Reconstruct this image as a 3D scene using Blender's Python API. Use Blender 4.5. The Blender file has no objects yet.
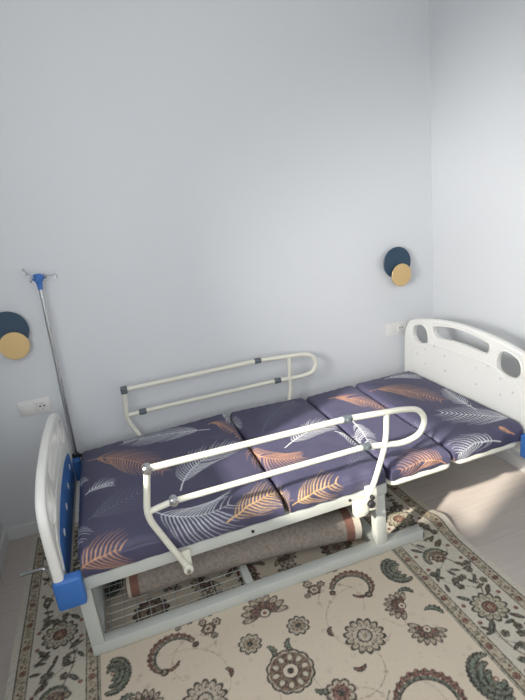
import bpy, bmesh, math, random
import numpy as np
from mathutils import Vector, Matrix

# ------------------------------------------------------------------ camera, light, exposure
C = bpy.context.scene.collection
scene = bpy.context.scene
cam_data = bpy.data.cameras.new('camera')
cam = bpy.data.objects.new('camera', cam_data)
C.objects.link(cam)
cam_data.sensor_fit = 'VERTICAL'
cam_data.sensor_height = 24.0
cam_data.lens = 494.172 / 700.0 * 24.0
cam.rotation_mode = 'XYZ'
cam.rotation_euler = (1.27218832, 0.116715321, -0.329108979)
cam.location = (0.282056, -2.69959994, 1.63729503)
scene.camera = cam

scene.view_settings.view_transform = 'Standard'
scene.view_settings.look = 'None'
scene.view_settings.gamma = 1.0
scene.view_settings.use_curve_mapping = False
scene.view_settings.exposure = 0.14

world = bpy.data.worlds.new('world')
scene.world = world
world.use_nodes = True
bg = world.node_tree.nodes['Background']
bg.inputs['Color'].default_value = (0.90, 0.95, 1.0, 1)
bg.inputs['Strength'].default_value = 0.7

sun_d = bpy.data.lights.new('sun', 'SUN')
sun_d.energy = 7.6
sun_d.angle = math.radians(2.0)
sun_d.color = (1.0, 0.93, 0.82)
sun = bpy.data.objects.new('sun', sun_d)
C.objects.link(sun)
sun.rotation_euler = Vector((-0.57, -0.272, 0.375)).to_track_quat('Z', 'Y').to_euler()

haze_d = bpy.data.lights.new('sun_haze', 'SUN')      # the wide bright haze around the low sun
haze_d.energy = 8.4
haze_d.angle = math.radians(38)
haze_d.color = (1.0, 0.98, 0.95)
haze = bpy.data.objects.new('sun_haze', haze_d)
C.objects.link(haze)
haze.rotation_euler = Vector((-0.60, -0.26, 0.13)).to_track_quat('Z', 'Y').to_euler()

def area(name, loc, normal, sx, sy, watts, col):
    d = bpy.data.lights.new(name, 'AREA')
    d.shape = 'RECTANGLE'; d.size = sx; d.size_y = sy
    d.energy = watts; d.color = col
    o = bpy.data.objects.new(name, d); C.objects.link(o)
    o.location = loc
    o.rotation_euler = (-Vector(normal)).to_track_quat('Z', 'Y').to_euler()
    return o
# daylight through the left window, then two added fill lights
area('window_daylight', (-0.49, -1.65, 1.66), (1, 0.15, 0.0), 1.0, 0.7, 10, (0.94, 0.97, 1.0))
area('side_fill', (-0.47, -3.2, 1.75), (1, 0.5, 0), 1.3, 1.7, 35, (0.94, 0.97, 1.0))  # added fill that brightens the back and right walls
area('front_fill', (0.9, -4.25, 1.75), (0, 1, 0), 2.0, 1.7, 10, (0.94, 0.96, 1.0))  # added fill from behind the camera

# ------------------------------------------------------------------ materials
def nodes_of(m):
    m.use_nodes = True
    nt = m.node_tree
    return nt, nt.nodes['Principled BSDF']
def mat(name, col, rough=0.5, metal=0.0, bump=0.0, bscale=200.0, vary=0.0, coat=0.0):
    m = bpy.data.materials.new(name)
    nt, b = nodes_of(m)
    b.inputs['Base Color'].default_value = (*col, 1)
    b.inputs['Roughness'].default_value = rough
    b.inputs['Metallic'].default_value = metal
    b.inputs['Coat Weight'].default_value = coat
    tc = nt.nodes.new('ShaderNodeTexCoord')
    nz = nt.nodes.new('ShaderNodeTexNoise')
    nz.inputs['Scale'].default_value = bscale
    nz.inputs['Detail'].default_value = 4
    nt.links.new(tc.outputs['Object'], nz.inputs['Vector'])
    if bump:
        bp = nt.nodes.new('ShaderNodeBump')
        bp.inputs['Strength'].default_value = bump
        bp.inputs['Distance'].default_value = 0.002
        nt.links.new(nz.outputs['Fac'], bp.inputs['Height'])
        nt.links.new(bp.outputs['Normal'], b.inputs['Normal'])
    if vary:
        mx = nt.nodes.new('ShaderNodeMix'); mx.data_type = 'RGBA'
        mx.inputs[6].default_value = (*[c * (1 - vary) for c in col], 1)
        mx.inputs[7].default_value = (*[min(1, c * (1 + vary)) for c in col], 1)
        nt.links.new(nz.outputs['Fac'], mx.inputs[0])
        nt.links.new(mx.outputs[2], b.inputs['Base Color'])
    return m
M = {}
M['wall'] = mat('wall_paint', (0.665, 0.68, 0.695), 0.85, bump=0.15, bscale=90)
M['ceiling'] = mat('ceiling_paint', (0.80, 0.80, 0.80), 0.9)
M['trim'] = mat('trim_white', (0.68, 0.68, 0.68), 0.5)
M['cream'] = mat('cream_enamel', (0.73, 0.715, 0.61), 0.32, coat=0.1, vary=0.02, bscale=6)
M['grey_enamel'] = mat('grey_enamel', (0.55, 0.57, 0.53), 0.38, vary=0.03, bscale=8)
M['board'] = mat('board_plastic', (0.80, 0.79, 0.745), 0.38, vary=0.02, bscale=10)
M['board_dot'] = mat('board_dot_plastic', (0.66, 0.66, 0.64), 0.4)
M['blue'] = mat('blue_plastic', (0.045, 0.165, 0.48), 0.4, vary=0.04, bscale=20)
M['clamp'] = mat('dark_grey_clamp', (0.10, 0.12, 0.13), 0.45)
M['steel'] = mat('steel', (0.55, 0.56, 0.57), 0.25, 1.0)
M['black'] = mat('black_rubber', (0.02, 0.02, 0.022), 0.6)
M['navy'] = mat('navy_matte_metal', (0.022, 0.055, 0.095), 0.5)
M['gold'] = mat('gold_matte_metal', (0.66, 0.47, 0.22), 0.45, 0.35)
M['socket'] = mat('socket_plastic', (0.74, 0.73, 0.70), 0.35)
M['hole'] = mat('socket_hole', (0.05, 0.05, 0.05), 0.7)
M['wire'] = mat('wire_grey', (0.42, 0.44, 0.42), 0.35, 0.3)
M['roll_back'] = mat('rug_backing', (0.27, 0.235, 0.20), 0.95, bump=0.6, bscale=70, vary=0.55)
M['roll_band'] = mat('red_brown_band', (0.20, 0.10, 0.075), 0.95, bump=0.5, bscale=150, vary=0.2)
M['roll_edge'] = mat('cream_binding', (0.50, 0.46, 0.38), 0.95, vary=0.1, bscale=100)

def attr_mat(name, rough, bump, bscale, sheen=0.0, fine=0.06):
    m = bpy.data.materials.new(name)
    nt, b = nodes_of(m)
    at = nt.nodes.new('ShaderNodeAttribute'); at.attribute_name = 'pattern'
    tc = nt.nodes.new('ShaderNodeTexCoord')
    nz = nt.nodes.new('ShaderNodeTexNoise')
    nz.inputs['Scale'].default_value = bscale; nz.inputs['Detail'].default_value = 5
    nt.links.new(tc.outputs['Object'], nz.inputs['Vector'])
    mr = nt.nodes.new('ShaderNodeMapRange')
    mr.inputs['To Min'].default_value = 1 - fine * 2; mr.inputs['To Max'].default_value = 1 + fine * 2
    nt.links.new(nz.outputs['Fac'], mr.inputs['Value'])
    mu = nt.nodes.new('ShaderNodeVectorMath'); mu.operation = 'SCALE'
    nt.links.new(at.outputs['Color'], mu.inputs[0]); nt.links.new(mr.outputs['Result'], mu.inputs['Scale'])
    nt.links.new(mu.outputs[0], b.inputs['Base Color'])
    bm_ = nt.nodes.new('ShaderNodeBump'); bm_.inputs['Strength'].default_value = bump
    bm_.inputs['Distance'].default_value = 0.003
    nt.links.new(nz.outputs['Fac'], bm_.inputs['Height'])
    nt.links.new(bm_.outputs['Normal'], b.inputs['Normal'])
    b.inputs['Roughness'].default_value = rough
    b.inputs['Sheen Weight'].default_value = sheen
    return m
M['rug'] = attr_mat('rug_pile', 0.95, 0.6, 260, 0.0, 0.08)
M['cover'] = attr_mat('feather_print_cover', 0.55, 0.3, 14, 0.0, 0.03)

def floor_material():
    m = bpy.data.materials.new('laminate_floor')
    nt, b = nodes_of(m)
    tc = nt.nodes.new('ShaderNodeTexCoord')
    br = nt.nodes.new('ShaderNodeTexBrick')
    br.offset = 0.37
    br.inputs['Scale'].default_value = 1.0
    br.inputs['Brick Width'].default_value = 1.28
    br.inputs['Row Height'].default_value = 0.192
    br.inputs['Mortar Size'].default_value = 0.0012
    br.inputs['Mortar Smooth'].default_value = 0.2
    br.inputs['Color1'].default_value = (0.52, 0.465, 0.42, 1)
    br.inputs['Color2'].default_value = (0.54, 0.485, 0.44, 1)
    br.inputs['Mortar'].default_value = (0.42, 0.37, 0.33, 1)
    nt.links.new(tc.outputs['Object'], br.inputs['Vector'])
    mp = nt.nodes.new('ShaderNodeMapping')
    mp.inputs['Scale'].default_value = (2.5, 28, 1)
    nt.links.new(tc.outputs['Object'], mp.inputs['Vector'])
    nz = nt.nodes.new('ShaderNodeTexNoise'); nz.inputs['Scale'].default_value = 1.6
    nz.inputs['Detail'].default_value = 6; nz.inputs['Distortion'].default_value = 0.8
    nt.links.new(mp.outputs['Vector'], nz.inputs['Vector'])
    mr = nt.nodes.new('ShaderNodeMapRange')
    mr.inputs['To Min'].default_value = 0.84; mr.inputs['To Max'].default_value = 1.14
    nt.links.new(nz.outputs['Fac'], mr.inputs['Value'])
    mu = nt.nodes.new('ShaderNodeVectorMath'); mu.operation = 'SCALE'
    nt.links.new(br.outputs['Color'], mu.inputs[0]); nt.links.new(mr.outputs['Result'], mu.inputs['Scale'])
    nt.links.new(mu.outputs[0], b.inputs['Base Color'])
    b.inputs['Roughness'].default_value = 0.42
    return m
M['floor'] = floor_material()

# ------------------------------------------------------------------ helpers
def smooth_mesh(me, angle=40):
    for p in me.polygons: p.use_smooth = True
    try: me.set_sharp_from_angle(angle=math.radians(angle))
    except Exception: pass
def obj(name, bm, m, parent=None, smooth=True, loc=None):
    me = bpy.data.meshes.new(name)
    bmesh.ops.recalc_face_normals(bm, faces=bm.faces)
    bm.to_mesh(me); bm.free()
    if smooth: smooth_mesh(me)
    for k in (m if isinstance(m, (list, tuple)) else [m]):
        me.materials.append(k)
    o = bpy.data.objects.new(name, me); C.objects.link(o)
    if parent is not None:
        o.parent = parent
        if loc: o.location = loc
        else: o.location = Vector((0, 0, 0)) - world_loc(parent)
    elif loc: o.location = loc
    return o
def world_loc(o):
    v = Vector(o.location)
    while o.parent: o = o.parent; v += Vector(o.location)
    return v
def tag(o, label=None, cat=None, group=None, kind=None):
    if label: o['label'] = label
    if cat: o['category'] = cat
    if group: o['group'] = group
    if kind: o['kind'] = kind
    return o
def empty(name, loc, label, cat, group=None):
    o = bpy.data.objects.new(name, None); C.objects.link(o)
    o.location = loc; o.empty_display_size = 0.1
    return tag(o, label, cat, group)
def box(bm, x0, x1, y0, y1, z0, z1, bevel=0.0, seg=2):
    vs = [bm.verts.new((x, y, z)) for z in (z0, z1) for x, y in ((x0, y0), (x1, y0), (x1, y1), (x0, y1))]
    fs = [bm.faces.new([vs[i] for i in f]) for f in ((3, 2, 1, 0), (4, 5, 6, 7), (0, 1, 5, 4), (1, 2, 6, 5), (2, 3, 7, 6), (3, 0, 4, 7))]
    if bevel:
        es = list({e for f in fs for e in f.edges})
        bmesh.ops.bevel(bm, geom=es, offset=bevel, segments=seg, profile=0.5, affect='EDGES')
    return bm
def newbox(*a, **k): return box(bmesh.new(), *a, **k)
def tube(bm, pts, r, seg=12, caps=True, sx=1.0, radii=None):
    pts = [Vector(p) for p in pts]
    rings = []; n = len(pts)
    prev = None
    for i, p in enumerate(pts):
        if i == 0: t = (pts[1] - pts[0]).normalized()
        elif i == n - 1: t = (pts[-1] - pts[-2]).normalized()
        else: t = ((pts[i] - pts[i-1]).normalized() + (pts[i+1] - pts[i]).normalized()).normalized()
        if prev is None:
            a = Vector((0, 1, 0)) if abs(t.y) < 0.9 else Vector((1, 0, 0))
            u = (a - t * a.dot(t)).normalized()
        else:
            u = (prev - t * prev.dot(t)).normalized()
        prev = u
        w = t.cross(u)
        rr = radii[i] if radii else r
        k = 1.0
        if 0 < i < n - 1:
            c = max(0.3, t.dot((pts[i+1] - pts[i]).normalized())); k = 1.0 / c
        rings.append([bm.verts.new(p + u * rr * sx * math.cos(2*math.pi*j/seg) + w * rr * k * math.sin(2*math.pi*j/seg)) for j in range(seg)])
    for a, b in zip(rings, rings[1:]):
        for j in range(seg):
            bm.faces.new((a[j], a[(j+1) % seg], b[(j+1) % seg], b[j]))
    if caps:
        bm.faces.new(rings[0][::-1]); bm.faces.new(rings[-1])
    return bm
def rounded(pts, rad, n=6):
    """polyline with rounded corners"""
    pts = [Vector(p) for p in pts]
    out = [pts[0]]
    for i in range(1, len(pts) - 1):
        a, b, c = pts[i-1], pts[i], pts[i+1]
        r = min(rad, (a-b).length * 0.49, (c-b).length * 0.49)
        p = b + (a-b).normalized() * r; q = b + (c-b).normalized() * r
        for k in range(n + 1):
            t = k / n
            out.append((1-t)**2 * p + 2*t*(1-t) * b + t*t * q)
    out.append(pts[-1])
    return out
def cyl(bm, p, q, r, seg=20, bevel=0.0):
    p, q = Vector(p), Vector(q)
    if bevel:
        d = (q - p).normalized()
        return tube(bm, [p, p + d*bevel, q - d*bevel, q], r, seg, radii=[r-bevel, r, r, r-bevel])
    return tube(bm, [p, q], r, seg)
def outline_solid(name, outer, holes, thick, bevel, m, parent, plane, at_):
    """solid plate from a 2-D outline with holes; plane 'yz' puts it across the bed"""
    cu = bpy.data.curves.new(name + '_outline', 'CURVE'); cu.dimensions = '2D'; cu.fill_mode = 'BOTH'
    for loop in [outer] + holes:
        s = cu.splines.new('POLY'); s.points.add(len(loop) - 1)
        for i, (a, b) in enumerate(loop): s.points[i].co = (a, b, 0, 1)
        s.use_cyclic_u = True
    cu.extrude = thick / 2 - bevel; cu.bevel_depth = bevel; cu.bevel_resolution = 3; cu.offset = -bevel
    tmp = bpy.data.objects.new('tmp', cu); C.objects.link(tmp)
    dg = bpy.context.evaluated_depsgraph_get(); dg.update()
    me = bpy.data.meshes.new_from_object(tmp.evaluated_get(dg))
    bpy.data.objects.remove(tmp); bpy.data.curves.remove(cu)
    me.transform(Matrix(((0, 0, 1, at_), (1, 0, 0, 0), (0, 1, 0, 0), (0, 0, 0, 1))))   # (a,b) -> (y,z)
    me.name = name
    smooth_mesh(me, 50)
    me.materials.clear(); me.materials.append(m)
    o = bpy.data.objects.new(name, me); C.objects.link(o)
    o.parent = parent; o.location = -world_loc(parent)
    return o
def smooth_loop(pts, n=6):
    """closed Catmull-Rom through points"""
    out = []; N = len(pts)
    for i in range(N):
        p0, p1, p2, p3 = [np.array(pts[(i + k - 1) % N], float) for k in range(4)]
        for k in range(n):
            t = k / n
            v = 0.5 * ((2*p1) + (-p0+p2)*t + (2*p0-5*p1+4*p2-p3)*t*t + (-p0+3*p1-3*p2+p3)*t**3)
            out.append((float(v[0]), float(v[1])))
    return out

# ------------------------------------------------------------------ the room
XL, XR, YF, H = -0.5, 2.308, -4.3, 2.9
def struct(name, bm, m, smooth=False):
    return tag(obj(name, bm, m, smooth=smooth), kind='structure')
struct('floor', newbox(XL-0.2, XR+0.2, YF-0.2, 0.2, -0.1, 0.0), M['floor'])
struct('ceiling', newbox(XL-0.2, XR+0.2, YF-0.2, 0.2, H, H+0.1), M['ceiling'])
struct('wall_back', newbox(XL-0.2, XR+0.2, 0, 0.2, 0, H), M['wall'])
struct('wall_right', newbox(XR, XR+0.2, YF, 0, 0, H), M['wall'])
# left wall with its tall window, out of frame to the left
WY0, WY1, WZ0, WZ1 = -2.24, -1.15, 1.20, 2.05
b = bmesh.new()
box(b, XL-0.2, XL, YF, WY0, 0, H); box(b, XL-0.2, XL, WY1, 0, 0, H)
box(b, XL-0.2, XL, WY0, WY1, 0, WZ0); box(b, XL-0.2, XL, WY0, WY1, WZ1, H)
box(b, XL-0.2, XL, WY0, WY0+0.30, WZ0, WZ0+0.26)  # unseen sill step, added to cut off part of the sun patch
box(b, XL, -0.33, -2.7, -1.25, 0, 1.1)          # unseen ledge, added to shade the lower left of the back wall
struct('wall_left', b, M['wall'])
b = bmesh.new()
box(b, XL-0.2, XR+0.2, YF-0.2, YF, 0, 0.85); box(b, XL-0.2, XR+0.2, YF-0.2, YF, 2.65, H)
box(b, XL-0.2, -0.1, YF-0.2, YF, 0.85, 2.65); box(b, 1.9, XR+0.2, YF-0.2, YF, 0.85, 2.65)
struct('wall_front', b, M['wall'])
b = bmesh.new()
box(b, -0.1, 1.9, YF-0.12, YF-0.06, 0.85, 0.91); box(b, -0.1, 1.9, YF-0.12, YF-0.06, 2.59, 2.65)
for x in (-0.1, 0.87, 1.84): box(b, x, x+0.06, YF-0.12, YF-0.06, 0.91, 2.59)
struct('window_1', b, M['trim'])  # unseen window behind the camera, added for its light
b = bmesh.new()
box(b, XL-0.2, XL-0.02, WY0, WY0+0.03, WZ0, WZ1); box(b, XL-0.2, XL-0.02, WY1-0.03, WY1, WZ0, WZ1)
box(b, XL-0.2, XL-0.02, WY0, WY1, WZ0-0.0, WZ0+0.03); box(b, XL-0.2, XL-0.02, WY0, WY1, WZ1-0.03, WZ1)
struct('window_2', b, M['trim'])
b = newbox(XL+0.001, XL+0.012, -3.95, -2.3, 0.85, 2.65)           # unseen blind panel on solid wall, added behind the side fill light
for y in (-3.97, -2.31): box(b, XL+0.001, XL+0.02, y, y+0.03, 0.83, 2.67)
struct('added_blind_panel', b, M['trim'])
def baseboard(name, x0, x1, y0, y1, lip):
    b = newbox(x0, x1, y0, y1, 0.0, 0.075, bevel=0.003)
    box(b, *lip, 0.075, 0.081)
    return struct(name, b, M['trim'])
baseboard('baseboard_back', XL, XR, -0.014, -0.0005, (XL, XR, -0.009, -0.0005))
baseboard('baseboard_right', XR-0.014, XR-0.0005, YF, -0.015, (XR-0.009, XR-0.0005, YF, -0.015))
baseboard('baseboard_left', XL+0.0005, XL+0.014, -1.249, -0.015, (XL+0.0005, XL+0.009, -1.249, -0.015))

# ------------------------------------------------------------------ drawing on numpy canvases
class Canvas:
    def __init__(s, x0, x1, y0, y1, step, base):
        s.x0, s.y0, s.step = x0, y0, step
        s.nx = int(round((x1 - x0) / step)) + 1; s.ny = int(round((y1 - y0) / step)) + 1
        s.xs = x0 + np.arange(s.nx) * (x1 - x0) / (s.nx - 1)
        s.ys = y0 + np.arange(s.ny) * (y1 - y0) / (s.ny - 1)
        s.img = np.empty((s.ny, s.nx, 3)); s.img[:] = base
    def window(s, cx, cy, r):
        i0 = np.searchsorted(s.xs, cx - r); i1 = np.searchsorted(s.xs, cx + r)
        j0 = np.searchsorted(s.ys, cy - r); j1 = np.searchsorted(s.ys, cy + r)
        return slice(j0, j1), slice(i0, i1)
    def blend(s, win, a, col):
        a = np.clip(a, 0, 1)[..., None]
        s.img[win] = s.img[win] * (1 - a) + np.array(col) * a
    def grid(s, win):
        X, Y = np.meshgrid(s.xs[win[1]], s.ys[win[0]]); return X, Y
    def seg(s, p, q, w0, w1, col, alpha=1.0):
        px, py = p; qx, qy = q
        cx, cy = (px+qx)/2, (py+qy)/2
        r = math.hypot(qx-px, qy-py)/2 + max(w0, w1) + 2*s.step
        win = s.window(cx, cy, r)
        X, Y = s.grid(win)
        if X.size == 0: return
        dx, dy = qx-px, qy-py; L = dx*dx + dy*dy + 1e-12
        t = np.clip(((X-px)*dx + (Y-py)*dy)/L, 0, 1)
        d = np.hypot(X-px-t*dx, Y-py-t*dy)
        w = w0 + (w1-w0)*t
        s.blend(win, alpha*np.clip((w - d)/s.step + 0.5, 0, 1)*np.minimum(1, w/s.step*1.2), col)
    def line(s, pts, w, col, alpha=1.0, w1=None):
        n = len(pts) - 1; w1 = w if w1 is None else w1
        for i in range(n):
            s.seg(pts[i], pts[i+1], w + (w1-w)*i/n, w + (w1-w)*(i+1)/n, col, alpha)
    def disc(s, c, r, col, alpha=1.0, rx=1.0, rot=0.0):
        win = s.window(c[0], c[1], r*max(rx, 1) + 2*s.step); X, Y = s.grid(win)
        if X.size == 0: return
        a = (X-c[0])*math.cos(rot) + (Y-c[1])*math.sin(rot); b_ = -(X-c[0])*math.sin(rot) + (Y-c[1])*math.cos(rot)
        d = np.hypot(a/rx, b_)
        s.blend(win, alpha*np.clip((r-d)/s.step + 0.5, 0, 1), col)
    def polar(s, c, rmax, fn):
        win = s.window(c[0], c[1], rmax + s.step); X, Y = s.grid(win)
        if X.size == 0: return
        R = np.hypot(X-c[0], Y-c[1]); T = np.arctan2(Y-c[1], X-c[0])
        for a, col in fn(R, T): s.blend(win, a, col)
    def rect(s, x0, x1, y0, y1, col, alpha=1.0):
        ix = np.clip((s.xs - x0)/s.step + 0.5, 0, 1) * np.clip((x1 - s.xs)/s.step + 0.5, 0, 1)
        iy = np.clip((s.ys - y0)/s.step + 0.5, 0, 1) * np.clip((y1 - s.ys)/s.step + 0.5, 0, 1)
        a = (iy[:, None] * ix[None, :] * alpha)[..., None]
        s.img = s.img * (1 - a) + np.array(col) * a

def set_pattern(me, cols):
    at = me.attributes.new('pattern', 'FLOAT_COLOR', 'POINT')
    c = np.ones((len(cols), 4), dtype=np.float32); c[:, :3] = cols
    at.data.foreach_set('color', c.ravel())
def grid_mesh(name, P, cols, m, parent=None, extra=None):
    ny, nx = P.shape[:2]
    me = bpy.data.meshes.new(name)
    idx = np.arange(nx*ny).reshape(ny, nx)
    quads = np.stack([idx[:-1, :-1], idx[:-1, 1:], idx[1:, 1:], idx[1:, :-1]], -1).reshape(-1, 4)
    verts = P.reshape(-1, 3); cc = cols.reshape(-1, 3)
    if extra is not None:                       # close with an underside following the border
        ring = np.concatenate([idx[0, :], idx[1:, -1], idx[-1, -2::-1], idx[-2:0:-1, 0]])
        base = len(verts)
        low = verts[ring].copy(); low[:, 2] = extra(low) if callable(extra) else extra
        verts = np.vstack([verts, low]); cc = np.vstack([cc, cc[ring]])
        k = np.arange(len(ring)); k2 = np.roll(k, -1)
        side = np.stack([ring[k2], ring[k], base + k, base + k2], -1)
        quads = np.vstack([quads, side])
    me.vertices.add(len(verts)); me.vertices.foreach_set('co', verts.astype(np.float32).ravel())
    nf = len(quads)
    bottom = None
    loops = quads.ravel()
    starts = np.arange(nf) * 4
    if extra is not None:
        loops = np.concatenate([loops, base + np.arange(len(ring))[::-1]]); starts = np.append(starts, nf*4); nf += 1
    me.loops.add(len(loops)); me.loops.foreach_set('vertex_index', loops.astype(np.int32))
    me.polygons.add(nf); me.polygons.foreach_set('loop_start', starts.astype(np.int32))
    me.update(calc_edges=True); me.validate()
    for p in me.polygons: p.use_smooth = True
    try: me.set_sharp_from_angle(angle=math.radians(60))
    except Exception: pass
    set_pattern(me, cc)
    me.materials.append(m)
    o = bpy.data.objects.new(name, me); C.objects.link(o)
    if parent is not None: o.parent = parent; o.location = -world_loc(parent)
    return o

# ------------------------------------------------------------------ rug
RX0, RX1, RY0, RY1 = -0.361, 1.636, -2.75, -0.045
IV = (0.62, 0.535, 0.42); TAN = (0.48, 0.39, 0.29); DK = (0.045, 0.042, 0.035); GRN = (0.13, 0.16, 0.12)
RED = (0.20, 0.085, 0.065); BRN = (0.16, 0.095, 0.07); GLD = (0.34, 0.26, 0.18); BORD = (0.57, 0.53, 0.44)
rnd = random.Random(4)
cv = Canvas(RX0, RX1, RY0, RY1, 0.0033, IV)
XC = (RX0 + RX1) / 2
def rosette(c, r, n, outer, inner, core, rot=0.0, line=DK):
    def fn(R, T):
        ph = (T + rot) * n / 2
        edge = r * (0.76 + 0.24 * np.abs(np.cos(ph))**0.7)
        a = np.clip((edge - R)/0.004 + .5, 0, 1)
        yield a, line
        a2 = np.clip((edge*0.9 - 0.003 - R)/0.004 + .5, 0, 1) * np.clip(np.abs(np.cos(ph))*R/0.0045 - 0.5, 0, 1)
        yield a2, outer
        yield np.clip((r*0.62*(0.85 + 0.15*np.cos((T+rot)*n)) - R)/0.004 + .5, 0, 1), line
        yield np.clip((r*0.54 - R)/0.004 + .5, 0, 1)*np.clip(np.abs(np.sin(ph))*R/0.004 - 0.3, 0, 1), inner
        yield np.clip((r*0.24 - R)/0.004 + .5, 0, 1), line
        yield np.clip((r*0.15 - R)/0.004 + .5, 0, 1), core
    cv.polar(c, r*1.05, fn)
def leaf(c, L, ang, col, line=DK, w=0.32):
    cv.disc(c, L*w + 0.003, line, rx=1/w*0.9, rot=ang)
    cv.disc(c, max(0.002, L*w - 0.002), col, rx=1/w*0.85, rot=ang)
def palmette(c, r, ang, cols):
    for k in range(-3, 4):
        a = ang + k*0.48
        d = r*(0.62 - 0.03*abs(k))
        leaf((c[0] + math.cos(a)*d, c[1] + math.sin(a)*d), r*0.42, a, cols[abs(k) % 2], w=0.36)
    cv.disc(c, r*0.34, DK); cv.disc(c, r*0.26, cols[2]); cv.disc(c, r*0.12, DK)
def spray(c, r, ang, mir):
    for k, (d, s) in enumerate(((0, .5), (.7, .34), (-.75, .3), (2.4, .25))):
        p = (c[0] + math.cos(ang+mir*d)*r*(0 if k == 0 else .7), c[1] + math.sin(ang+mir*d)*r*(0 if k == 0 else .7))
        rosette(p, r*s, 6, GLD if k % 2 else RED, IV, RED)
def crescent(c, r, a0, a1, thick, mir=1, cols=(RED, GRN)):
    n = 46
    for i in range(n):
        t = i/(n-1); a = a0 + (a1-a0)*t
        rr = r*(1 - 0.28*t)
        w = thick*math.sin(math.pi*min(1, t*0.85+0.12))**0.7
        p = (c[0] + mir*math.cos(a)*rr, c[1] + math.sin(a)*rr)
        cv.disc(p, w + 0.004, DK if i % 3 else (0.12, 0.09, 0.07))
        if i % 3 == 0:
            q = (c[0] + mir*math.cos(a)*(rr+w*1.15), c[1] + math.sin(a)*(rr+w*1.15)); cv.disc(q, w*0.45+0.003, cols[0])
    for i in range(n):
        t = i/(n-1); a = a0 + (a1-a0)*t; rr = r*(1-0.28*t)
        w = thick*math.sin(math.pi*min(1, t*0.85+0.12))**0.7
        cv.disc((c[0]+mir*math.cos(a)*(rr+w*.3), c[1]+math.sin(a)*(rr+w*.3)), w*0.55, cols[0], 0.8)
        cv.disc((c[0]+mir*math.cos(a)*(rr-w*.45), c[1]+math.sin(a)*(rr-w*.45)), w*0.42, cols[1], 0.7)
        if i % 4 == 0: cv.disc((c[0]+mir*math.cos(a)*rr, c[1]+math.sin(a)*rr), 0.003, IV)
    # inner curl
    for i in range(22):
        t = i/21; a = a1 + 0.3 - 1.9*t
        rr = r*0.5*(1 - 0.1*t)
        p = (c[0] + mir*(math.cos(a)*rr + r*0.16), c[1] + math.sin(a)*rr - r*0.12)
        cv.disc(p, thick*0.5*math.sin(math.pi*(0.15+0.7*t)) + 0.002, cols[0] if i % 3 else DK)
    e = (c[0] + mir*math.cos(a1)*r*0.72, c[1] + math.sin(a1)*r*0.72)
    cv.disc(e, 0.016, DK); cv.disc(e, 0.008, GLD)
def paisley(c, s, mir=1, vy=1):
    """scrolling acanthus leaf in dark green growing out of the border"""
    for rad, w0, a0, a1 in ((0.88, 0.13, -1.9, 1.5), (0.58, 0.12, -1.7, 1.9), (0.30, 0.11, -1.4, 2.4)):
        n = int(34*rad) + 12
        for ps in (0, 1):
            for i in range(n):
                t = i/(n-1); a = a0 + (a1-a0)*t
                w = s*w0*math.sin(math.pi*(0.10+0.82*t))**0.7
                R_ = s*rad*(1 - 0.22*t)
                p = (c[0] + mir*(s*0.35 - math.cos(a)*R_*0.8), c[1] + vy*math.sin(a)*R_)
                if ps == 0:
                    cv.disc(p, w + 0.003, DK)
                    if i % 2: cv.disc((c[0] + mir*(s*0.35 - math.cos(a)*(R_+w*1.3)*0.8), c[1] + vy*math.sin(a)*(R_+w*1.3)), w*0.6+0.002, DK)
                else:
                    cv.disc(p, w*0.75, GRN); 
                    if i % 4 < 2: cv.disc(p, w*0.22, (0.45, 0.43, 0.33))
    cv.disc((c[0]+mir*s*.30, c[1]), s*.10, RED); cv.disc((c[0]+mir*s*.30, c[1]), s*.045, IV)
# faint tendrils over the field
for k in range(26):
    for mir in (1, -1):
        rr = random.Random(k)
        cx = XC + mir*rr.uniform(0.0, 0.62); cy = -0.2 - rr.uniform(0, 2.6); r = rr.uniform(0.10, 0.26)
        a0 = rr.uniform(0, 6.28); 
        pts = [(cx + mir*r*(1-0.02*t)*math.cos(a0+t*0.16), cy + r*(1-0.02*t)*math.sin(a0+t*0.16)) for t in range(26)]
        cv.line(pts, 0.0022, TAN, 0.7)
        for t in (5, 11, 17, 23): cv.disc(pts[t], 0.010, TAN, 0.45)
# mottled tan texture
for k in range(700):
    cv.disc((rnd.uniform(0, 1.28), rnd.uniform(-2.9, -0.2)), rnd.uniform(0.004, 0.012), TAN, 0.22)
# main flowers, mirrored about the centre line; the design repeats every 1.18 m along the length
def centre_flower(c, r):
    """brown wheel with a ring of cream drops and a dark eyed centre"""
    def fn(R, T):
        e = r*(0.93 + 0.07*np.abs(np.cos(T*6)))
        yield np.clip((e - R)/0.003, 0, 1), DK
        yield np.clip((e*0.96 - 0.004 - R)/0.003, 0, 1), (0.50, 0.43, 0.33)
        yield np.clip((r*0.84 - R)/0.003, 0, 1), BRN
        yield np.clip((r*0.36 - R)/0.003, 0, 1), DK
        yield np.clip((r*0.31 - R)/0.003, 0, 1), IV
        yield np.clip((r*0.15 - R)/0.003, 0, 1), DK
    cv.polar(c, r, fn)
    for k in range(10):
        a = k*math.pi/5
        p = (c[0]+r*.60*math.cos(a), c[1]+r*.60*math.sin(a))
        cv.disc(p, r*.115, GRN, rx=1.4, rot=a); cv.disc(p, r*.09, (0.58, 0.50, 0.38), rx=1.35, rot=a)
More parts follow.
